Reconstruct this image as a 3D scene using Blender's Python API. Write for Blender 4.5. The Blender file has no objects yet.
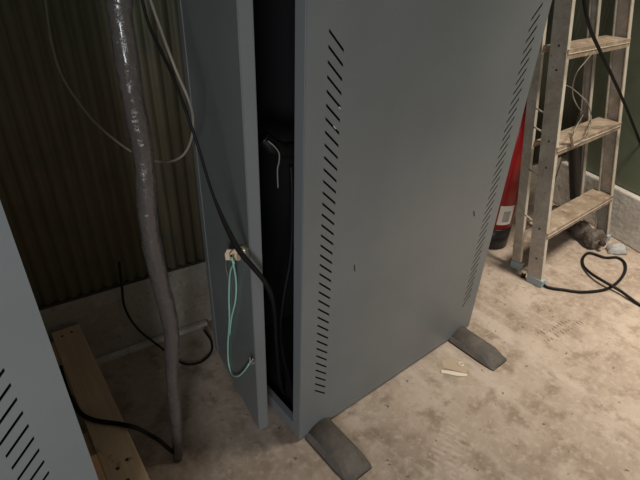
import bpy, bmesh, math, random
from mathutils import Vector, Matrix
random.seed(7)
SC = bpy.context.scene
COL = SC.collection
# ------------------------------------------------------------------ camera
F = 480.0
R = [[0.7754, -0.3079, 0.5514], [-0.6307, -0.4226, 0.6509], [0.0326, -0.8524, -0.5219]]
cam_d = bpy.data.cameras.new('camera'); cam = bpy.data.objects.new('camera', cam_d); COL.objects.link(cam)
cam_d.sensor_width = 36; cam_d.lens = F / 640 * 36; cam_d.clip_start = .02
CAM = Vector((0, 0, 1.2))
m = Matrix([[R[i][0], -R[i][1], -R[i][2], CAM[i]] for i in range(3)] + [[0, 0, 0, 1]])
cam.matrix_world = m
SC.camera = cam
# ------------------------------------------------------------------ world and lamps
w = bpy.data.worlds.new('world'); SC.world = w; w.use_nodes = True
w.node_tree.nodes['Background'].inputs[0].default_value = (1.0, .93, .84, 1)
w.node_tree.nodes['Background'].inputs[1].default_value = .13
def area(name, loc, target, size, power, color, spread=180):
    d = bpy.data.lights.new(name, 'AREA'); d.shape = 'RECTANGLE'; d.size = size[0]; d.size_y = size[1]
    d.energy = power; d.color = color; d.spread = math.radians(spread)
    o = bpy.data.objects.new(name, d); COL.objects.link(o); o.location = loc
    o.rotation_euler = (Vector(target) - Vector(loc)).to_track_quat('-Z', 'Y').to_euler()
area('ceiling_lamp_key', (1.9, .0, 2.4), (2.05, -.05, 0), (.5, .3), 20.5, (1.0, .89, .77), 92)
area('added_fill_light', (-1.0, -1.15, 1.15), (-.1, .6, .7), (.5, .5), 20, (.94, .96, 1.0))  # added unseen low fill, brightens the left cabinet and back wall
SC.view_settings.view_transform = 'Standard'; SC.view_settings.look = 'None'
SC.view_settings.gamma = 1; SC.view_settings.use_curve_mapping = False
SC.view_settings.exposure = 0.0
# ------------------------------------------------------------------ pixel helpers used for measuring only
def raydir(px, py):
    c = (px - 320., py - 240., F)
    return Vector([sum(R[i][k] * c[k] for k in range(3)) for i in range(3)])
def PY(px, py, y): d = raydir(px, py); return CAM + d * (y / d.y)
def PX(px, py, x): d = raydir(px, py); return CAM + d * (x / d.x)
def PZ(px, py, z): d = raydir(px, py); return CAM + d * ((z - 1.2) / d.z)
# ------------------------------------------------------------------ materials
def mat(name, col, rough=.5, metal=0, noise=None, bump=None, spec=.4):
    """noise: list of (scale, detail, lo, hi, colour2, amount)"""
    mt = bpy.data.materials.new(name); mt.use_nodes = True
    nt = mt.node_tree; b = nt.nodes['Principled BSDF']
    b.inputs['Roughness'].default_value = rough; b.inputs['Metallic'].default_value = metal
    b.inputs['Specular IOR Level'].default_value = spec
    tc = nt.nodes.new('ShaderNodeTexCoord')
    rgb = nt.nodes.new('ShaderNodeRGB'); rgb.outputs[0].default_value = (*col, 1)
    out = rgb.outputs[0]
    for n in (noise or []):
        sc, det, lo, hi, c2, amt = n[:6]; st = n[6] if len(n) > 6 else (1, 1, 1)
        mp = nt.nodes.new('ShaderNodeMapping'); mp.inputs['Scale'].default_value = st
        nt.links.new(tc.outputs['Object'], mp.inputs[0])
        nz = nt.nodes.new('ShaderNodeTexNoise'); nz.inputs['Scale'].default_value = sc; nz.inputs['Detail'].default_value = det
        nz.inputs['Roughness'].default_value = .6
        nt.links.new(mp.outputs[0], nz.inputs['Vector'])
        mr = nt.nodes.new('ShaderNodeMapRange'); mr.inputs[1].default_value = lo; mr.inputs[2].default_value = hi; mr.inputs[4].default_value = amt
        nt.links.new(nz.outputs[0], mr.inputs[0])
        mx = nt.nodes.new('ShaderNodeMix'); mx.data_type = 'RGBA'
        nt.links.new(mr.outputs[0], mx.inputs[0]); nt.links.new(out, mx.inputs[6]); mx.inputs[7].default_value = (*c2, 1)
        out = mx.outputs[2]
    nt.links.new(out, b.inputs['Base Color'])
    if bump:
        nz = nt.nodes.new('ShaderNodeTexNoise'); nz.inputs['Scale'].default_value = bump[0]; nz.inputs['Detail'].default_value = 6
        nt.links.new(tc.outputs['Object'], nz.inputs['Vector'])
        bp = nt.nodes.new('ShaderNodeBump'); bp.inputs['Strength'].default_value = bump[1]; bp.inputs['Distance'].default_value = bump[2]
        nt.links.new(nz.outputs[0], bp.inputs['Height']); nt.links.new(bp.outputs[0], b.inputs['Normal'])
    return mt
M = {}
M['grey'] = mat('grey_powder_coat', (.205, .223, .228), .42, 0, [(3, 4, .4, .7, (.165, .178, .18), .6), (60, 3, .62, .75, (.27, .28, .28), .25)], (900, .12, .001))
M['grey_edge'] = mat('grey_folded_edge', (.215, .232, .24), .4)
M['inside'] = mat('cabinet_inside_painted_shade', (.02, .02, .022), .6)  # shade inside the grey cabinet, put into the colour as black
M['rubber'] = mat('dusty_grey_rubber', (.105, .095, .085), .75, 0, [(18, 5, .42, .7, (.19, .165, .135), .8), (140, 3, .6, .75, (.3, .27, .23), .3)], (160, .3, .003))
M['rubber_edge'] = mat('dark_rubber', (.04, .032, .028), .8)
M['floor'] = mat('worn_concrete', (.46, .375, .295), .8, 0, [
    (1.6, 5, .40, .62, (.29, .225, .17), .85), (5, 8, .48, .66, (.56, .47, .385), .75), (13, 8, .50, .64, (.26, .195, .14), .8), (45, 6, .50, .66, (.58, .49, .40), .5),
    (9, 5, .54, .66, (.60, .52, .44), .6, (1, .25, 1)), (70, 5, .6, .72, (.22, .16, .11), .55), (220, 3, .63, .72, (.62, .54, .44), .4),
    (30, 2, .69, .73, (.10, .075, .055), .8)], (60, .35, .004))
M['plinth'] = mat('rough_rendered_plinth', (.42, .385, .32), .9, 0, [(4, 6, .4, .65, (.34, .28, .21), .8), (16, 6, .5, .7, (.55, .52, .46), .6), (60, 4, .58, .7, (.18, .14, .10), .6)], (40, .6, .01))
M['plinth_white'] = mat('whitewashed_plinth', (.60, .57, .51), .9, 0, [(5, 6, .42, .68, (.40, .35, .29), .7), (20, 6, .52, .7, (.70, .68, .63), .6), (60, 4, .6, .7, (.28, .23, .18), .5)], (40, .5, .008))
M['green'] = mat('dull_green_sheet', (.17, .195, .12), .5, 0, [(1.3, 4, .40, .55, (.22, .175, .11), .8), (9, 5, .5, .72, (.11, .125, .085), .6), (24, 5, .55, .75, (.23, .235, .17), .4, (1, 1, .12))])
M['green_right'] = mat('grey_green_sheet', (.15, .17, .115), .5, 0, [(3, 5, .45, .7, (.12, .115, .08), .7), (9, 5, .5, .72, (.10, .12, .08), .6)])
M['green_shaded'] = mat('green_sheet_painted_shade', (.045, .05, .032), .6, 0, [(3, 5, .45, .7, (.06, .055, .04), .7)])  # green sheet with the shade behind the ladder painted into its colour
M['wood'] = mat('pale_pine', (.66, .49, .31), .7, 0, [(6, 6, .4, .7, (.50, .34, .20), .7, (6, .5, 6)), (26, 5, .5, .7, (.50, .35, .20), .5, (5, .3, 5)), (10, 3, .66, .74, (.10, .05, .025), .8)], (60, .3, .003))
M['alu'] = mat('dirty_aluminium', (.46, .42, .36), .6, .25, [(7, 7, .42, .66, (.31, .265, .21), .8), (30, 6, .5, .68, (.60, .56, .49), .5), (80, 4, .6, .7, (.15, .12, .09), .6)], (80, .3, .002))
M['alu_edge'] = mat('rubbed_aluminium_edge', (.66, .60, .50), .5, .25, [(14, 6, .5, .68, (.42, .36, .28), .7)])
M['tread'] = mat('dusty_tread', (.37, .295, .215), .75, .1, [(9, 7, .42, .62, (.23, .165, .11), .85), (30, 6, .52, .68, (.58, .50, .40), .6), (16, 4, .6, .72, (.17, .12, .085), .7)], (70, .4, .003))
M['bluefoot'] = mat('paint_stained_foot', (.30, .40, .45), .7, 0, [(40, 5, .45, .6, (.42, .36, .29), .8)])
M['black'] = mat('black_cable_sheath', (.010, .010, .010), .5, spec=.2)
M['dusty_cable'] = mat('dusty_dark_cable', (.05, .045, .04), .5)
M['grey_cable'] = mat('grey_wire', (.34, .31, .26), .5)
M['beige_wire'] = mat('thin_grey_wire', (.30, .27, .22), .5)
M['red'] = mat('red_gloss_paint', (.27, .009, .011), .3)
M['blackplastic'] = mat('black_plastic', (.015, .015, .016), .35)
M['label'] = mat('paper_label', (.75, .72, .66), .6)
M['ink'] = mat('label_ink', (.12, .12, .12), .6)
M['brass'] = mat('brass_lock', (.85, .74, .48), .3, .6)
M['tagwood'] = mat('plywood_tag', (.85, .66, .44), .7)
M['mint'] = mat('mint_green_wire', (.42, .75, .62), .5)
M['strand'] = mat('bare_strands', (.68, .72, .66), .5)
M['iron'] = mat('crusted_iron', (.12, .10, .085), .9, 0, [(14, 7, .42, .65, (.24, .20, .165), .8), (60, 5, .55, .7, (.05, .04, .035), .7)], (45, 1.0, .02))
M['cement'] = mat('blue_grey_mortar', (.42, .43, .42), .9, 0, [(30, 5, .45, .65, (.30, .27, .23), .7)], (60, .6, .008))
M['chip'] = mat('white_chip', (.80, .72, .58), .6)
M['flake'] = mat('tan_flake', (.50, .40, .29), .8)
M['rust'] = mat('rusty_dark', (.05, .04, .03), .8)
def plastic():
    mt = mat('wrinkled_clear_plastic_sleeve', (.12, .108, .10), .18, 0, [(30, 5, .5, .7, (.17, .155, .145), .6, (1, 1, .2))], (38, 1, .008))
    b = mt.node_tree.nodes['Principled BSDF']; b.inputs['Coat Weight'].default_value = .6; b.inputs['Coat Roughness'].default_value = .12
    b.inputs['Transmission Weight'].default_value = .25
    return mt
M['plastic'] = plastic()
def worn_marks():
    """printed tread mark of a sole and a few rub scratches in the concrete"""
    nt = M['floor'].node_tree; b = nt.nodes['Principled BSDF']; src = b.inputs['Base Color'].links[0].from_socket
    tc = nt.nodes.new('ShaderNodeTexCoord')
    def mark(src, cx, cy, ang, hx, hy, sx, sy, col, amt):
        mp = nt.nodes.new('ShaderNodeMapping'); mp.vector_type = 'TEXTURE'; mp.inputs['Location'].default_value = (cx, cy, 0); mp.inputs['Rotation'].default_value = (0, 0, ang)
        nt.links.new(tc.outputs['Object'], mp.inputs[0]); sp = nt.nodes.new('ShaderNodeSeparateXYZ'); nt.links.new(mp.outputs[0], sp.inputs[0])
        def mth(op, a, b_=None):
            n = nt.nodes.new('ShaderNodeMath'); n.operation = op
            for i, x in enumerate((a, b_)):
                if x is None: continue
                if isinstance(x, (int, float)): n.inputs[i].default_value = x
                else: nt.links.new(x, n.inputs[i])
            return n.outputs[0]
        inx = mth('LESS_THAN', mth('ABSOLUTE', sp.outputs[0]), hx); iny = mth('LESS_THAN', mth('ABSOLUTE', sp.outputs[1]), hy)
        wv = mth('MULTIPLY', mth('GREATER_THAN', mth('SINE', mth('MULTIPLY', sp.outputs[0], sx)), .1), mth('GREATER_THAN', mth('SINE', mth('MULTIPLY', sp.outputs[1], sy)), -.3) if sy else 1)
        nz = nt.nodes.new('ShaderNodeTexNoise'); nz.inputs['Scale'].default_value = 35; nt.links.new(tc.outputs['Object'], nz.inputs[0])
        gate = mth('MULTIPLY', mth('GREATER_THAN', nz.outputs[0], .47), amt)
        f = mth('MULTIPLY', mth('MULTIPLY', inx, iny), mth('MULTIPLY', wv, gate))
        mx = nt.nodes.new('ShaderNodeMix'); mx.data_type = 'RGBA'; nt.links.new(f, mx.inputs[0]); nt.links.new(src, mx.inputs[6]); mx.inputs[7].default_value = (*col, 1)
        return mx.outputs[2]
    src = mark(src, 1.60, .475, math.radians(-8), .11, .035, 380, 180, (.16, .11, .08), .7)
    src = mark(src, 1.66, .56, math.radians(-8), .06, .02, 380, 220, (.16, .11, .08), .5)
    src = mark(src, .86, .40, math.radians(20), .08, .05, 330, 0, (.64, .56, .47), .35)
    nt.links.new(src, b.inputs['Base Color'])
worn_marks()
# ------------------------------------------------------------------ builders
def link(name, bm, m, parent=None, smooth=False, bevel=0, mats=None):
    me = bpy.data.meshes.new(name); bmesh.ops.recalc_face_normals(bm, faces=bm.faces); bm.to_mesh(me); bm.free()
    for k in (mats or [m]): me.materials.append(M[k])
    o = bpy.data.objects.new(name, me); COL.objects.link(o); o.parent = parent
    if smooth:
        for p in me.polygons: p.use_smooth = True
    if bevel:
        b = o.modifiers.new('bevel', 'BEVEL'); b.width = bevel; b.segments = 2; b.limit_method = 'ANGLE'; b.angle_limit = math.radians(35)
    return o
def tag(o, label=None, cat=None, group=None, kind=None):
    if label: o['label'] = label
    if cat: o['category'] = cat
    if group: o['group'] = group
    if kind: o['kind'] = kind
    return o
def thing(name, label, cat, loc=(0, 0, 0), rz=0, group=None):
    o = bpy.data.objects.new(name, None); COL.objects.link(o); o.location = loc; o.rotation_euler = (0, 0, rz); o.empty_display_size = .05
    return tag(o, label, cat, group)
def box(bm, a, b, mi=0, mtx=None):
    vs = [bm.verts.new((x, y, z)) for z in (a[2], b[2]) for y in (a[1], b[1]) for x in (a[0], b[0])]
    if mtx is not None:
        for v in vs: v.co = mtx @ v.co
    for f in ((0, 2, 3, 1), (4, 5, 7, 6), (0, 1, 5, 4), (2, 6, 7, 3), (0, 4, 6, 2), (1, 3, 7, 5)):
        bm.faces.new([vs[i] for i in f]).material_index = mi
    return vs
def boxo(name, a, b, m, parent=None, bevel=0, mtx=None):
    bm = bmesh.new(); box(bm, a, b, 0, mtx); return link(name, bm, m, parent, bevel=bevel)
def spline(pts, n=8):
    P = [Vector(p) for p in pts]; P = [P[0] * 2 - P[1]] + P + [P[-1] * 2 - P[-2]]; out = []
    for i in range(1, len(P) - 2):
        for k in range(n):
            t = k / n; a, b, c, d = P[i-1:i+3]
            out.append(.5 * ((2*b) + (c-a)*t + (2*a-5*b+4*c-d)*t*t + (3*b-a-3*c+d)*t**3))
    return out + [P[-2]]
def tube(bm, pts, r, seg=10, n=8, jitter=0, mi=0):
    pts = spline(pts, n) if n > 1 else [Vector(p) for p in pts]
    N = len(pts); rings = []; prev = None
    rf = r if callable(r) else (lambda t: r)
    for i, p in enumerate(pts):
        t = (pts[min(i+1, N-1)] - pts[max(i-1, 0)]).normalized()
        if prev is None:
            a = Vector((0, 0, 1)) if abs(t.z) < .9 else Vector((1, 0, 0)); u = t.cross(a).normalized()
        else: u = (prev - t * prev.dot(t)).normalized()
        prev = u; v = t.cross(u); rr = rf(i / (N-1))
        rings.append([bm.verts.new(p + (u * math.cos(q) + v * math.sin(q)) * rr * (1 + jitter * random.uniform(-1, 1))) for q in [2*math.pi*k/seg for k in range(seg)]])
    for a, b in zip(rings, rings[1:]):
        for k in range(seg):
            f = bm.faces.new((a[k], a[(k+1) % seg], b[(k+1) % seg], b[k])); f.material_index = mi; f.smooth = True
    bm.faces.new(rings[0][::-1]).material_index = mi; bm.faces.new(rings[-1]).material_index = mi
def tubeo(name, pts, r, m, parent=None, **k):
    bm = bmesh.new(); tube(bm, pts, r, **k); return link(name, bm, m, parent)
def lathe(bm, prof, seg=32, c=(0, 0, 0), mi=0):
    rings = [[bm.verts.new((c[0] + r * math.cos(2*math.pi*k/seg), c[1] + r * math.sin(2*math.pi*k/seg), c[2] + z)) for k in range(seg)] for r, z in prof]
    for a, b in zip(rings, rings[1:]):
        for k in range(seg):
            f = bm.faces.new((a[k], a[(k+1) % seg], b[(k+1) % seg], b[k])); f.smooth = True; f.material_index = mi
    bm.faces.new(rings[0][::-1]); bm.faces.new(rings[-1])

# ------------------------------------------------------------------ floor
bm = bmesh.new()
vs = [bm.verts.new(p) for p in ((-3, -3.5, 0), (3.6, -3.5, 0), (3.6, 2.2, 0), (-3, 2.2, 0))]; bm.faces.new(vs)
fl = link('floor', bm, 'floor'); tag(fl, kind='structure')
# ------------------------------------------------------------------ walls: back wall A runs from AX0 to the corner, right wall from the corner to the front
WD = Vector((3.024 - .175, 1.019 - 1.336, 0)).normalized(); WN = Vector((WD.y, -WD.x, 0))      # WN points into the room (-y)
if WN.y > 0: WN = -WN
A0 = Vector((.175, 1.336, 0))
RD = Vector((.33, 1, 0)).normalized(); RN = Vector((-RD.y, RD.x, 0)); R0 = Vector((2.425, .5, 0))   # RN into the room (-x)
# corner
den = WD.x * -RD.y + WD.y * RD.x
dlt = R0 - A0
s = (dlt.x * -RD.y + dlt.y * RD.x) / den
CORN = A0 + WD * s
PH = .262
def prism(bm, foot, z0, z1, mi=0):
    a = [bm.verts.new((p[0], p[1], z0)) for p in foot]; b = [bm.verts.new((p[0], p[1], z1)) for p in foot]
    n = len(foot)
    bm.faces.new(a[::-1]).material_index = mi; bm.faces.new(b).material_index = mi
    for i in range(n): bm.faces.new((a[i], a[(i+1) % n], b[(i+1) % n], b[i])).material_index = mi
AE = A0 - WD * 3.2
bm = bmesh.new()
nseg = 60
# plinth with a slightly uneven top edge
for i in range(nseg):
    p = AE + (CORN - AE) * (i / nseg); q = AE + (CORN - AE) * ((i+1) / nseg)
    prism(bm, [p, q, q - WN * .12, p - WN * .12], 0, PH)
bmesh.ops.remove_doubles(bm, verts=bm.verts, dist=1e-4)
for v in bm.verts:
    if v.co.z > .1: v.co += WN * random.uniform(-.003, .003)
tag(link('trim_back_plinth', bm, 'plinth', bevel=.004), kind='structure')
# corrugated sheet wall above
bm = bmesh.new(); rows = []
L = (CORN - AE).length + .2; n = int(L / .0035); pitch = .034
for i in range(n + 1):
    d = L * i / n; off = -.009 + 0.0046 * math.cos(2 * math.pi * d / pitch)
    p = AE + WD * d + WN * off
    rows.append([bm.verts.new((p.x, p.y, z)) for z in (PH + .006, .9, 1.6, 2.6)])
for a, b in zip(rows, rows[1:]):
    for k in range(3): bm.faces.new((a[k], b[k], b[k+1], a[k+1]))
wb = link('wall_back', bm, 'green', smooth=True, mats=['green', 'green_shaded'])
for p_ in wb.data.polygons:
    if p_.center.x > 1.30: p_.material_index = 1  # painted shade on the stretch behind the ladder
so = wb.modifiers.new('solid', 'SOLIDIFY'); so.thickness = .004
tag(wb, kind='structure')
bm = bmesh.new(); f0 = WN * .0005
prism(bm, [AE + f0, CORN + f0, CORN - WN * .012, AE - WN * .012], PH + .001, PH + .011)
tag(link('trim_back_flashing', bm, 'rust'), kind='structure')
# right plinth (whitewashed) and sheet wall
RE = R0 - RD * 3.4
bm = bmesh.new(); J = R0 + RD * .14
prism(bm, [RE, CORN, CORN - RN * .15, RE - RN * .15], 0, PH - .025)
tag(link('trim_right_plinth', bm, 'plinth_white', bevel=.008), kind='structure')
bm = bmesh.new()
o1 = -RN * .03; CE = CORN + RD * .3
prism(bm, [RE + o1, CE + o1, CE + o1 - RN * .02, RE + o1 - RN * .02], PH - .018, 2.6)
tag(link('wall_right', bm, 'green_right'), kind='structure')
# batten on the floor along the back wall
bm = bmesh.new()
a = A0 - WD * .55 + WN * .003; b = A0 + WD * .385 + WN * .003
prism(bm, [a, b, b + WN * .018, a + WN * .018], 0, .018)
tag(link('wooden_batten', bm, 'plinth_white', bevel=.002), 'long thin pale batten lying on floor along foot of the dark back wall', 'batten')

# ------------------------------------------------------------------ perforated cabinet
MLOC = Vector((.529, .68, 0))
CL, CW, CH = .789, .44, 1.9
PITCH = .0257
def side_panel(root, n=36, zb=.142, name='side_panel', m='grey', far=(.080, .043, .0042, .0262)):
    """panel in the local plane y=0, x 0..CL, two columns of 45 degree louvre slots cut right through"""
    bm = bmesh.new(); Z1 = CH; t = .0008
    xa, xb, xc, xd = .049, .086, CL - far[0], CL - far[1]
    half = .0030
    V = {}
    def v(x, z):
        k = (round(x, 5), round(z, 5))
        if k not in V: V[k] = bm.verts.new((x, 0, z))
        return V[k]
    def column(x0, x1, s, half=half, pitch=PITCH):   # s=-1: slot falls from x0 to x1, s=+1: rises
        d = (x1 - x0) * s
        zs = []
        for k in range(n):
            zc = zb + k * pitch + (.036 if s < 0 else 0)
            zs += [zc - half, zc + half]
        lo, hi = .012, Z1
        bm.faces.new([v(x0, lo), v(x1, lo), v(x1, zs[0] + d), v(x0, zs[0])])
        for i in range(1, len(zs) - 1, 2):
            bm.faces.new([v(x0, zs[i]), v(x1, zs[i] + d), v(x1, zs[i+1] + d), v(x0, zs[i+1])])
        bm.faces.new([v(x0, zs[-1]), v(x1, zs[-1] + d), v(x1, hi), v(x0, hi)])
        return [lo] + zs + [hi], [lo] + [z + d for z in zs] + [hi]
    l0, l1 = column(xa, xb, -1); r0, r1 = column(xc, xd, 1, far[2], far[3])
    bm.faces.new([v(.0, .012)] + [v(xa, z) for z in l0] + [v(0, Z1)])
    bm.faces.new([v(xb, z) for z in l1[::-1]] + [v(xc, z) for z in r0])
    bm.faces.new([v(xd, z) for z in r1[::-1]] + [v(CL, .012), v(CL, Z1)])
    me_o = link(name, bm, m, root)
    so = me_o.modifiers.new('solid', 'SOLIDIFY'); so.thickness = t; so.offset = 0
    return me_o
def foot(root, x, y0, y1):
    """low rounded rubber foot bar with a bevelled toe, sticks out to -y"""
    prof = [(0, 0), (.0, .006), (.012, .020), (.028, .031), (.048, .037), (.068, .036), (.084, .026), (.094, .010), (.095, 0)]
    bm = bmesh.new(); rings = []
    for y, sc, w in ((y0, .22, .84), (y0 + .008, .42, .93), (y0 + .052, 1, 1), (y1, 1, 1)):
        rings.append([bm.verts.new((x + .0475 + (px - .0475) * w, y, max(pz * sc, 0 if pz == 0 else .004))) for px, pz in prof])
    for a, b in zip(rings, rings[1:]):
        for k in range(len(prof) - 1):
            f = bm.faces.new((a[k], a[k+1], b[k+1], b[k])); f.smooth = k not in (0, 1, 6, 7) and a is not rings[1]
            if k == len(prof) - 2 or k == 0: f.material_index = 1
        bm.faces.new((a[-1], a[0], b[0], b[-1]))
    bm.faces.new(rings[0][::-1]).material_index = 1; bm.faces.new(rings[-1])
    return link('foot', bm, 'rubber', root, mats=['rubber', 'rubber_edge'])
def cabinet(label, loc, rz=0, opened=False, far=(.090, .054, .0029, .0257)):
    r = thing('server_cabinet', label, 'cabinet', loc, rz)
    p = side_panel(r, far=far)
    q = side_panel(r); q.location = (0, CW, 0)
    q = side_panel(r, name='added_shade_panel', m='inside'); q.location = (0, CW - .005, 0)  # added black copy, makes the far panel's inner face look shaded
    # frame of the end with the door (x=0)
    bm = bmesh.new()
    box(bm, (-.001, .0015, .012), (.018, .031, CH)); box(bm, (-.001, CW - .045, .012), (.018, CW - .0015, CH))
    box(bm, (-.001, .031, .012), (.018, CW - .045, .055)); box(bm, (-.001, .031, CH - .06), (.018, CW - .045, CH))
    link('door_frame', bm, 'grey_edge', r, bevel=.001)
    boxo('back_panel', (CL - .003, .0015, .012), (CL, CW - .0015, CH), 'grey', r)
    boxo('top_panel', (0, -.001, CH), (CL, CW + .001, CH + .002), 'grey', r, .001)
    boxo('base_panel', (.018, .0015, .012), (CL - .003, CW - .0015, .03), 'inside', r)
    # added black sheet behind the slots, painted shade so they read as openings
    bm = bmesh.new(); box(bm, (.02, .052, .03), (CL - .004, .054, CH - .01)); link('added_shade_panel', bm, 'inside', r)
    for fx in (.004, CL - .128):
        foot(r, fx + (.01 if fx > .1 else .015), -.184, -.0012)
    for fx in (.03, CL - .12): boxo('support_bar', (fx, .02, 0), (fx + .09, CW - .02, .0118), 'rubber_edge', r)
    # door
    if opened:
        A = Vector((.440, .749, 0)); H_ = Vector((.500, 1.108, 0))
    else:
        A = Vector((-.032, .003, 0)); H_ = Vector((-.032, CW - .003, 0))
    inv = Matrix.Rotation(-rz, 4, 'Z') @ Matrix.Translation(-Vector(loc)) if opened else Matrix.Identity(4)
    A = inv @ A; H_ = inv @ H_; A.z = H_.z = 0
    u = (H_ - A).normalized(); nrm = Vector((u.y, -u.x, 0)); W = (H_ - A).length
    mtx = Matrix(((u.x, nrm.x, 0, A.x), (u.y, nrm.y, 0, A.y), (0, 0, 1, 0), (0, 0, 0, 1)))
    bm = bmesh.new()
    box(bm, (0, 0, .05), (W, .0285, CH - .03), 0, mtx)
    bmesh.ops.bevel(bm, geom=[e for e in bm.edges], offset=.0018, segments=2, affect='EDGES')
    d = link('door', bm, 'grey', r)
    # upright lip along the hinge side and the lock near the free edge
    bm = bmesh.new(); box(bm, (W - .034, -.0022, .055), (W - .004, .0, CH - .035), 0, mtx); link('hinge_strip', bm, 'grey_edge', d, bevel=.0008)
    return r, d, mtx
main, mdoor, dm = cabinet('tall grey steel cabinet with slotted side and its narrow door ajar', tuple(MLOC), 0, True, (.080, .043, .0042, .0262))
for nm, pa_, pb_, mm in (('scratch', (354.5, 265), (355, 271), 'rust'), ('scratch', (474, 211), (474.5, 216), 'rust'), ('chipped_paint', (333.5, 126), (336, 129), 'chip'), ('chipped_paint', (339, 107), (340.5, 109), 'chip')):
    a_, b_ = PY(*pa_, .6786) - MLOC, PY(*pb_, .6786) - MLOC
    bm = bmesh.new(); tube(bm, [a_, b_], .0011, seg=6, n=1); link(nm, bm, mm, main)
PT = .19
side, sdoor, _ = cabinet('grey slotted steel cabinet beside the pine board at left edge', (.030 - CL, .55, PT), 0, False)

# lock parts on the open door
lk = PX(243, 249, .452)
inv = dm.inverted(); ll = inv @ (lk - MLOC)
def onface(px, py, off=0):          # point on the outer door face (world)
    # solve ray / plane
    n = (dm.to_3x3() @ Vector((0, -1, 0))); o0 = MLOC + dm.translation + n * off
    d = raydir(px, py); t = (o0 - CAM).dot(n) / d.dot(n); return CAM + d * t
nout = dm.to_3x3() @ Vector((0, -1, 0))
base = onface(244.5, 249.5)
def cyl_along(bm, p, d, r0, r1, l, seg=14, mi=0):
    tube(bm, [p, p + d * l], (lambda t: r0 + (r1 - r0) * t), seg=seg, n=1, mi=mi)
off0 = MLOC
bm = bmesh.new(); b0 = base - off0
cyl_along(bm, b0, nout, .010, .009, .006); cyl_along(bm, b0 + nout * .006, nout, .006, .006, .007)
o = link('lock', bm, 'brass', mdoor); tag(o, 'brass lock barrel')
bm = bmesh.new(); box(bm, (-.004, -.0012, -.012), (.004, .0012, .006)); 
bmesh.ops.translate(bm, verts=bm.verts, vec=b0 + nout * .0145 + Vector((0, 0, -.012)))
link('key', bm, 'brass', o)
# plywood tag hanging with the mint wire
tg = onface(231, 255.5, .018); uu = Vector((-.87, .49, 0)); nt_ = Vector((-.49, -.87, 0))
bm = bmesh.new()
for (a_, z_) in (((-.017, -.006), (.006, .012)),): pass
hw = [(-.014, .004), (-.008, .016), (.012, .014), (.018, -.004), (.012, -.015), (-.013, -.012)]
fv = [bm.verts.new(tg + uu * (-x) + Vector((0, 0, z))) for x, z in hw]; bv = [bm.verts.new(v.co - nt_ * .004) for v in fv]
bm.faces.new(fv); bm.faces.new(bv[::-1])
for i in range(6): bm.faces.new((fv[i], fv[(i+1) % 6], bv[(i+1) % 6], bv[i]))
tgo = thing('key_tag', 'small plywood key tag hanging beside the brass lock of the open door', 'tag', tg)
tp = link('tag_board', bm, 'tagwood', tgo, bevel=.0008); tp.matrix_parent_inverse = Matrix.Translation(-tg)
bm = bmesh.new(); cyl_along(bm, tg + nt_ * .0003, nt_, .003, .003, .0006); h = link('tag_hole', bm, 'rust', tgo); h.matrix_parent_inverse = Matrix.Translation(-tg)
wire = tubeo('tag_wire', [onface(*q) for q in ((243, 250, .016), (238, 247, .017), (232, 251, .022), (227, 258, .020), (226, 266, .010), (228, 277, .005))], .0011, 'grey_cable', tgo, seg=6)
wire.matrix_parent_inverse = Matrix.Translation(-tg)
# mint wire loop
mp = [(230, 258, .024), (234, 263, .018), (231, 269, .010), (229.5, 280, .004), (229, 300, .004), (229.5, 320, .004), (228, 345, .004), (228.5, 362, .004), (232, 374, .006), (238, 376, .008), (244, 371, .009), (249, 364, .010)]
mo = thing('earth_wire', 'mint green wire loop hanging from plywood tag on the grey door', 'wire', onface(231, 260, .009))
def child(o, root): o.parent = root; o.matrix_parent_inverse = Matrix.Translation(root.location).inverted(); return o
child(tubeo('wire_sheath', [onface(*q) for q in mp], .0027, 'mint', seg=6), mo)
child(tubeo('wire_sheath', [onface(*q) for q in ((232, 258, .024), (236, 280, .007), (235.5, 300, .006), (231.5, 318, .007), (229.5, 335, .008))], .0025, 'mint', seg=6), mo)
for e in ((253, 359), (250, 358), (254, 363), (251, 361)):
    child(tubeo('bare_strand', [onface(249, 364, .010), onface((249 + e[0]) / 2 + .4, (364 + e[1]) / 2, .011), onface(*e, .013)], .0010, 'strand', seg=5, n=4), mo)

# ------------------------------------------------------------------ things inside the open cabinet
def cab(name, pts, r, m, label, cat='cable', **k):
    o = tubeo(name, pts, r, m, **k); tag(o, label, cat); return o
cab('power_cable', [PY(135, -30, .86), PY(148, 22, .84), PY(163, 55, .81), PY(176, 84, .78), PY(196, 140, .74), PY(210, 186, .725), PY(222, 217, .715), PY(238, 249, .715), PY(252, 266, .712), PY(265, 282, .712), PY(272, 297, .725), PY(275, 318, .76), PY(277, 350, .79), PY(281, 385, .82), PY(289, 408, .825), PY(295, 414, .83), PY(297, 405, .83), PY(291, 385, .83), PY(284, 358, .83), PY(280, 330, .83), PY(284, 295, .84), PY(290, 262, .85), PY(292, 230, .86), PY(292, 190, .87), PY(291, 165, .88)],
    lambda t: .0026 if t < .22 else (.0026 + min((t - .22) * .05, .003)), 'black', 'black power cable running down across grey door edge into the cabinet', n=6)
tubeo
bm = bmesh.new()
pts = [PY(262, 138, .88), PY(272, 146, .87), PY(284, 150, .87), PY(296, 149, .88), PY(303, 152, .9)]
tube(bm, pts, .019, seg=14)
ho = link('cable_sleeve', bm, 'blackplastic'); tag(ho, 'glossy black cable sleeve inside the dark gap of the open cabinet', 'cable sleeve')
cab('signal_wire', [PY(268, 141, .845), PY(274, 146, .84), PY(279, 153, .84), PY(279, 162, .84), PY(277.5, 170, .845), PY(278, 188, .85)], .0016, 'grey_cable', 'thin grey wire curling below black sleeve inside the open cabinet', 'wire')

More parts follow.
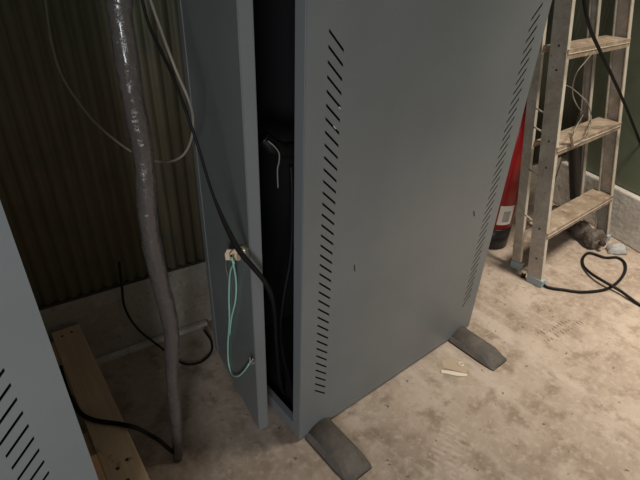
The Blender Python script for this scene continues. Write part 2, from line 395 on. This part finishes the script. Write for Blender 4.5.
# ------------------------------------------------------------------ pallet under the left cabinet
pr = thing('wooden_pallet', 'pale pine pallet board set beside left cabinet on the floor', 'pallet', (.140, .9, 0), math.radians(-2.8))
bt = PT - .0
rl = Matrix.Rotation(math.radians(-3), 4, 'Z')
for k, x1 in enumerate((0, -.118, -.236, -.354, -.472, -.59, -.708, -.826)):
    o = boxo('deck_board', (x1 - .078, -.43, bt - .024), (x1, .418, bt), 'wood', pr, .003)
for y in (-.42, -.05, .33):
    boxo('bearer', (-.90, y, .1255), (-.006, y + .075, .1655), 'wood', pr, .002)
    for x in (-.90, -.49, -.11):
        boxo('block', (x, y + .002, .017), (x + .085, y + .073, .125), 'wood', pr, .004)
    boxo('bottom_board', (-.90, y, 0), (-.01, y + .075, .0168), 'wood', pr, .002)
bm = bmesh.new()
for x, y in ((-.055, .385), (-.028, .388), (-.050, -.135), (-.026, -.125), (-.040, -.175)):
    bm = bmesh.new(); cyl_along(bm, Vector((x, y, bt + .0002)), Vector((0, 0, 1)), .0045, .003, .001, 8); link('nail_head', bm, 'rust', pr) 

# ------------------------------------------------------------------ hanging conduit in plastic sleeve and the cable leaving it
y = .84
sp = [(178, 459), (177, 440), (176, 420), (173.5, 395), (172, 370), (172, 345), (171, 328), (166, 304), (161, 286), (153, 250), (148, 218), (146.5, 195), (145, 168), (140, 134), (133, 100), (128, 68), (123, 35), (119, 5), (117, -20)]
pp = [PY(px, py, y) for px, py in sp]
dz = .002 - pp[0].z
pp[0].z = max(pp[0].z, .004)
top = pp[-1] + Vector((.005, 0, .7))
bm = bmesh.new()
def rw(t): return .0125 + .0065 * min(1, t * 2.6) + .0007 * math.sin(t * 60) + .0005 * math.sin(t * 143)
tube(bm, pp + [pp[-1] + Vector((.004, 0, .35)), top], rw, seg=18, n=8, jitter=.02)
o = link('plastic_sleeved_conduit', bm, 'plastic'); tag(o, 'crinkled plastic sleeved conduit hanging upright in front of the corrugated wall', 'conduit')
cab('black_cable', [PY(177, 455, .838), PY(170, 450, .842), PY(160, 441, .85), PZ(150, 435, .11), PZ(139, 429, .180), PZ(131, 426.5, .2), PZ(120, 424, .197), PZ(105, 422, .197), PZ(94, 420, .197), PZ(83, 415, .197), PZ(76, 407, .19), PZ(68, 392, .17), PZ(62, 372, .14), PZ(59, 360, .11)], .0055, 'black', 'black cable running from plastic sleeved conduit over the pine pallet board', n=8)
# looping grey cable against the back wall
cab('looping_cable', [PY(40, -40, 1.24), PY(46, 5, 1.24), PY(52, 45, 1.22), PY(64, 80, 1.2), PY(90, 117, 1.15), PY(115, 140, 1.1), PY(140, 156, 1.06), PY(165, 162, 1.02), PY(182, 156, .98), PY(191, 140, .93), PY(193, 118, .88), PY(188, 98, .84), PY(176, 70, .86), PY(161, 30, .88), PY(149, -5, .89), PY(142, -40, .9)], .0028, 'grey_cable', 'grey cable looping low in front of the corrugated wall')
cab('loose_cable', [PY(119, 262, 1.295), PY(122, 288, 1.288), PY(124, 305, 1.283), PY(131, 320, 1.275), PY(141, 332, 1.262), PZ(155, 343, .008), PZ(172, 356, .005), PZ(185, 364, .005), PZ(201, 362, .005), PZ(211, 352, .005), PZ(211, 341, .005), PZ(204, 330, .012)], .0036, 'black', 'thin black cable trailing down plinth and curling across the dark floor')

# ------------------------------------------------------------------ ladder
LS = .19  # lean: dy per z
lr = thing('step_ladder', 'dirty aluminium step ladder folded and leaning in the corner', 'ladder', (1.8, .645, 0))
def stile(name, x0, x1, ybase, z0, z1, depth, slope, xt0, open_dir, flange=.022, m='alu'):
    """channel rail: web in the yz plane, flanges towards open_dir; leans by slope, shifts x to xt0 at the top"""
    bm = bmesh.new()
    t = .003
    def pt(x, d, z): return Vector((x + (xt0 - x0) * (z - z0) / (z1 - z0), ybase + d + slope * z, z)) - lr.location
    def slab(xa, xb, da, db, mi):
        vs = [bm.verts.new(pt(x, d, z)) for z in (z0, z1) for d in (da, db) for x in (xa, xb)]
        for f in ((0, 2, 3, 1), (4, 5, 7, 6), (0, 1, 5, 4), (2, 6, 7, 3), (0, 4, 6, 2), (1, 3, 7, 5)):
            bm.faces.new([vs[i] for i in f]).material_index = mi
    slab(x0, x0 + t, 0, depth, 0)
    xa, xb = sorted((x0 + (t if open_dir > 0 else 0), x0 + open_dir * flange))
    slab(xa, xb, 0, .004, 1); slab(xa, xb, depth - .004, depth, 0)
    return link(name, bm, m, lr, mats=[m, 'alu_edge'])
ZT = 2.05
FX0, FX1, FT0, FT1 = 1.776, 2.425, 1.80, 2.17
stile('front_rail', FX0, 0, .648, .0, ZT, .062, LS, FT0, +1)
stile('front_rail', FX1, 0, .648, .0, ZT, .062, LS, FT1, -1)
stile('rear_rail', FX0 + .045, 0, .775, .0, ZT - .05, .038, LS - .015, FT0 + .03, +1, .02)
stile('rear_rail', FX1 - .035, 0, .775, .0, ZT - .05, .038, LS - .015, FT1 - .03, -1, .02)
def xr(z, side): a, b = (FX0, FT0) if side == 0 else (FX1, FT1); return a + (b - a) * z / ZT
for k, z in enumerate((.243, .585, .922, 1.25, 1.57, 1.88)):
    yb = .648 + LS * z; xa = xr(z, 0) + .004; xb = xr(z, 1) - .004
    bm = bmesh.new(); D = .090
    box(bm, (xa, yb - .006, z - .004), (xb, yb + D, z))                 # top plate
    box(bm, (xa, yb - .006, z - .034), (xb, yb - .002, z - .004))                 # front lip
    box(bm, (xa, yb + D - .003, z - .026), (xb, yb + D, z - .004))
    box(bm, (xa + .004, yb - .0085, z - .0165), (xb - .004, yb - .006, z - .0135), 1)
    for r_ in range(5): box(bm, (xa + .01, yb + .010 + r_ * .016, z), (xb - .01, yb + .013 + r_ * .016, z + .0010))
    bmesh.ops.translate(bm, verts=bm.verts, vec=-lr.location)
    link('tread', bm, 'tread', lr, bevel=.0012, mats=['tread', 'alu_edge'])
for z in (1.25, 1.8):
    yb = .775 + (LS - .015) * z + .012; xa = xr(z, 0) + .046; xb = xr(z, 1) - .038
    boxo('brace', Vector((xa, yb, z)) - lr.location, Vector((xb, yb + .012, z + .028)) - lr.location, 'alu', lr, .001)
boxo('top_cap', Vector((FT0 - .02, .648 + LS * ZT - .02, ZT)) - lr.location, Vector((FT1 + .02, .648 + LS * ZT + .16, ZT + .025)) - lr.location, 'tread', lr, .004)
# hinge pins between the sections, small bars seen in the gap
for z in (.26, .45, .62, .69):
    y0 = .648 + LS * z + .055; y1 = .775 + (LS - .015) * z + .01
    bm = bmesh.new(); tube(bm, [Vector((xr(z, 0) + .012, y0, z)) - lr.location, Vector((xr(z, 0) + .050, y1 + .005, z + .004)) - lr.location], .0035, seg=8, n=1); link('spreader_pin', bm, 'alu_edge', lr)
for x, yb, zz in ((FX0, .648, 1), (FX1 - .026, .648, 1), (FX0 + .043, .775, 0), (FX1 - .058, .775, 0)):
    bm = bmesh.new(); dd = .066 if zz else .044
    vs = box(bm, (x - .003, yb - .004, 0), (x + .028, yb + dd, .034)); 
    bmesh.ops.translate(bm, verts=bm.verts, vec=-lr.location)
    o = link('foot', bm, 'bluefoot', lr, bevel=.003); o['label'] = 'pale blue paint stained ladder foot'
for z in (.12, .25, .50, .60, .85, .93):
    bm = bmesh.new(); p = Vector((xr(z, 0), .648 + LS * z + .03, z)) - lr.location
    cyl_along(bm, p, Vector((-1, 0, 0)), .0045, .003, .0025, 8); link('rivet', bm, 'rust', lr)

# cables and hose at the ladder
cab('hanging_cable', [PY(580, -40, .78), PY(584, 0, .76), (PY(590, 28, .755)), PY(600, 51, .75), PY(612, 76, .735), PY(625, 105, .72), PY(640, 142, .70), PY(655, 180, .69)], .0058, 'black', 'black cable hanging across the front of ladder treads at upper right')
t2y = .648 + LS * .585
cab('wire_coil', [PY(594, 51, t2y + .03), PY(585, 62, t2y + .04), PY(577, 72, t2y + .05), PY(573, 84, t2y + .06), PY(573, 96, t2y + .06), PY(578, 107, t2y + .05), PZ(583, 114, .590), PY(576, 127, t2y - .012), PY(572, 138, t2y - .014), PY(573, 146, t2y - .012), PY(584, 139, t2y - .014), PY(590, 128, t2y - .012), PZ(591, 116, .590), PY(588, 104, t2y + .06), PY(580, 95, t2y + .07), PY(570, 87, t2y + .07), PY(564, 85, t2y + .07)], .0021, 'beige_wire', 'thin grey wire looped over the middle tread of the ladder', 'wire', seg=8)
tubeo('wire_tie', [PY(570, 132, t2y - .012), PY(572, 141, t2y - .014), PY(572.5, 147, t2y - .012)], .006, 'tread', seg=8); bpy.data.objects['wire_tie']; tag(bpy.data.objects['wire_tie'], 'cloth tie knotted round wire on middle ladder tread front edge', 'tie')
hy = .80
cab('black_hose', [PY(575, 137, hy + .03), PY(575, 150, hy + .025), PY(575, 165, hy + .02), PY(575, 185, hy + .01), PY(575, 198, hy)], lambda t: .031 - .009 * t, 'blackplastic', 'black tapered hose hanging behind the lower half of the ladder', 'hose', seg=14)
zz = .0064
fc = [(530, 283), (545, 286), (565, 290), (583, 292), (603, 290), (614, 285), (622, 277), (625.5, 269), (624, 262), (617, 257.5), (605, 257.5), (590, 253), (583.5, 257), (583, 265), (590, 275), (602, 284), (620, 293), (640, 305), (665, 318)]
fp = [PZ(a, b, zz) for a, b in fc]; fp[0] = Vector((1.86, .69, zz)); fp += [Vector((1.93, -.15, zz)), Vector((1.75, -.8, zz)), Vector((1.5, -1.6, zz))]
for i in (14, 15, 16): fp[i].z += .0
fp[15].z = .022; fp[14].z = .016; fp[16].z = .016
cab('floor_cable', fp, .0062, 'black', 'black cable looped on bare concrete floor in front of ladder', n=8)

# ------------------------------------------------------------------ fire extinguisher
ex, ey, er = 1.93, 1.005, .081
er_root = thing('fire_extinguisher', 'red fire extinguisher with white label standing behind grey cabinet and ladder', 'fire extinguisher', (ex, ey, 0))
bm = bmesh.new(); lathe(bm, [(er - .004, .105), (er, .11), (er, .48), (er - .01, .56), (er - .03, .64), (.035, .70), (.025, .73)], 40); link('cylinder', bm, 'red', er_root)
bm = bmesh.new(); lathe(bm, [(er - .006, 0), (er + .003, .004), (er + .003, .104), (er - .006, .108)], 40); link('base', bm, 'blackplastic', er_root)
bm = bmesh.new(); lathe(bm, [(.028, .73), (.028, .77), (.016, .775), (.016, .79)], 20); link('valve', bm, 'brass', er_root)
boxo('handle', (-.10, -.014, .79), (.03, .014, .802), 'blackplastic', er_root, .003)
bm = bmesh.new(); tube(bm, [(.03, 0, .75), (.07, .03, .74), (.098, .03, .55), (.102, .02, .40), (.102, .015, .22)], .009); link('hose', bm, 'blackplastic', er_root)
def arc_patch(a0, a1, z0, z1, r, m, name, parent, n=10):
    bm = bmesh.new(); p = None
    for k in range(n + 1):
        a = a0 + (a1 - a0) * k / n
        q = [bm.verts.new((r * math.cos(a), r * math.sin(a), z)) for z in (z0, z1)]
        if p: bm.faces.new((p[0], q[0], q[1], p[1]))
        p = q
    o = link(name, bm, m, parent); s_ = o.modifiers.new('s', 'SOLIDIFY'); s_.thickness = .0006; return o
a0 = math.radians(-142); a1 = math.radians(-92)
lb = arc_patch(a0, a1, .135, .232, er + .0012, 'label', 'label', er_root)
for k in range(7):
    aa = a0 + (a1 - a0) * (.30 + .07 * k)
    arc_patch(aa, aa + .022, .150, .205, er + .0024, 'ink', 'label_bar', lb, 2)

# ------------------------------------------------------------------ crusted pipe by the right plinth
bm = bmesh.new()
pa = PZ(569, 220, .05) - Vector((.01, 0, 0)); pb = PZ(600.5, 240, .05) - Vector((.01, 0, 0))
pd = (pb - pa)
pts = [pa + pd * t for t in (-.55, -.2, 0, .25, .5, .75, 1.0)]
for p in pts: p.z = .045
pts[0].z = .04
tube(bm, pts, lambda t: .041 + .006 * math.sin(t * 23) + (.006 if t > .9 else 0), seg=18, n=8, jitter=.09)
pp_ = thing('iron_pipe', 'crusted dark iron pipe lying on floor against whitewashed plinth', 'pipe', pa)
for o in (link('pipe', bm, 'iron'),): child(o, pp_)
u = pd.normalized()
bm = bmesh.new(); c = Vector((pb.x, pb.y, .045)) + u * .004
cyl_along(bm, c - u * .025, u, .044, .046, .012, 18); o = child(link('flange', bm, 'iron'), pp_)
bm = bmesh.new(); cyl_along(bm, c + u * .004 + Vector((0, 0, .0)), u, .014, .012, .022, 10); child(link('spigot', bm, 'rust'), pp_)
bm = bmesh.new()
bmesh.ops.create_icosphere(bm, subdivisions=3, radius=1)
for v in bm.verts:
    n_ = 1 + .18 * math.sin(v.co.x * 7 + v.co.y * 5) + random.uniform(-.06, .06); v.co = Vector((v.co.x * .055 * n_, v.co.y * .04 * n_, max(v.co.z, -.15) * .030 * n_ + .004))
p = PZ(616, 251, 0)
bmesh.ops.translate(bm, verts=bm.verts, vec=(p.x, p.y, 0))
tag(link('mortar_lump', bm, 'cement', smooth=True), 'pale blue grey lump of mortar at end of crusted pipe', 'rubble')
# ------------------------------------------------------------------ small debris
def shard(name, outline, h, m, label, cat, z=.0005):
    bm = bmesh.new(); P_ = [PZ(a, b, 0) for a, b in outline]
    prism(bm, [(p.x, p.y) for p in P_], z, z + h)
    tag(link(name, bm, m, bevel=.0006), label, cat)
shard('paint_chip', [(441, 370.5), (449, 371.5), (458, 373), (468, 375), (466, 377), (456, 376.5), (447, 374.5), (441, 373.5)], .004, 'chip', 'long cream chip on concrete below farther rubber foot', 'debris')
shard('cardboard_flake', [(441, 362), (450, 358), (460, 361), (469, 368), (466, 374), (455, 371), (443, 368)], .0012, 'flake', 'thin tan flake on concrete beside farther rubber foot', 'debris')
p = PZ(461, 364, .003)
tag(tubeo('plastic_ring', [p + Vector((.008 * math.cos(a), .008 * math.sin(a), 0)) for a in [k * .9 for k in range(7)]], .0026, 'chip', seg=6), 'tiny white plastic curl beside farther rubber foot', 'debris')
p = PZ(523, 277, 0); bm = bmesh.new(); lathe(bm, [(.010, .0), (.010, .022), (.0095, .024)], 14, (p.x, p.y, 0))
bm2 = bmesh.new(); lathe(bm2, [(.010, .0245), (.012, .026), (.012, .038), (.010, .040)], 14, (p.x, p.y, 0))
st = thing('glue_bottle', 'tiny black pot with white cap on floor between the ladder feet', 'bottle', (p.x, p.y, 0))
child(link('body', bm, 'blackplastic'), st); child(link('cap', bm2, 'chip'), st)
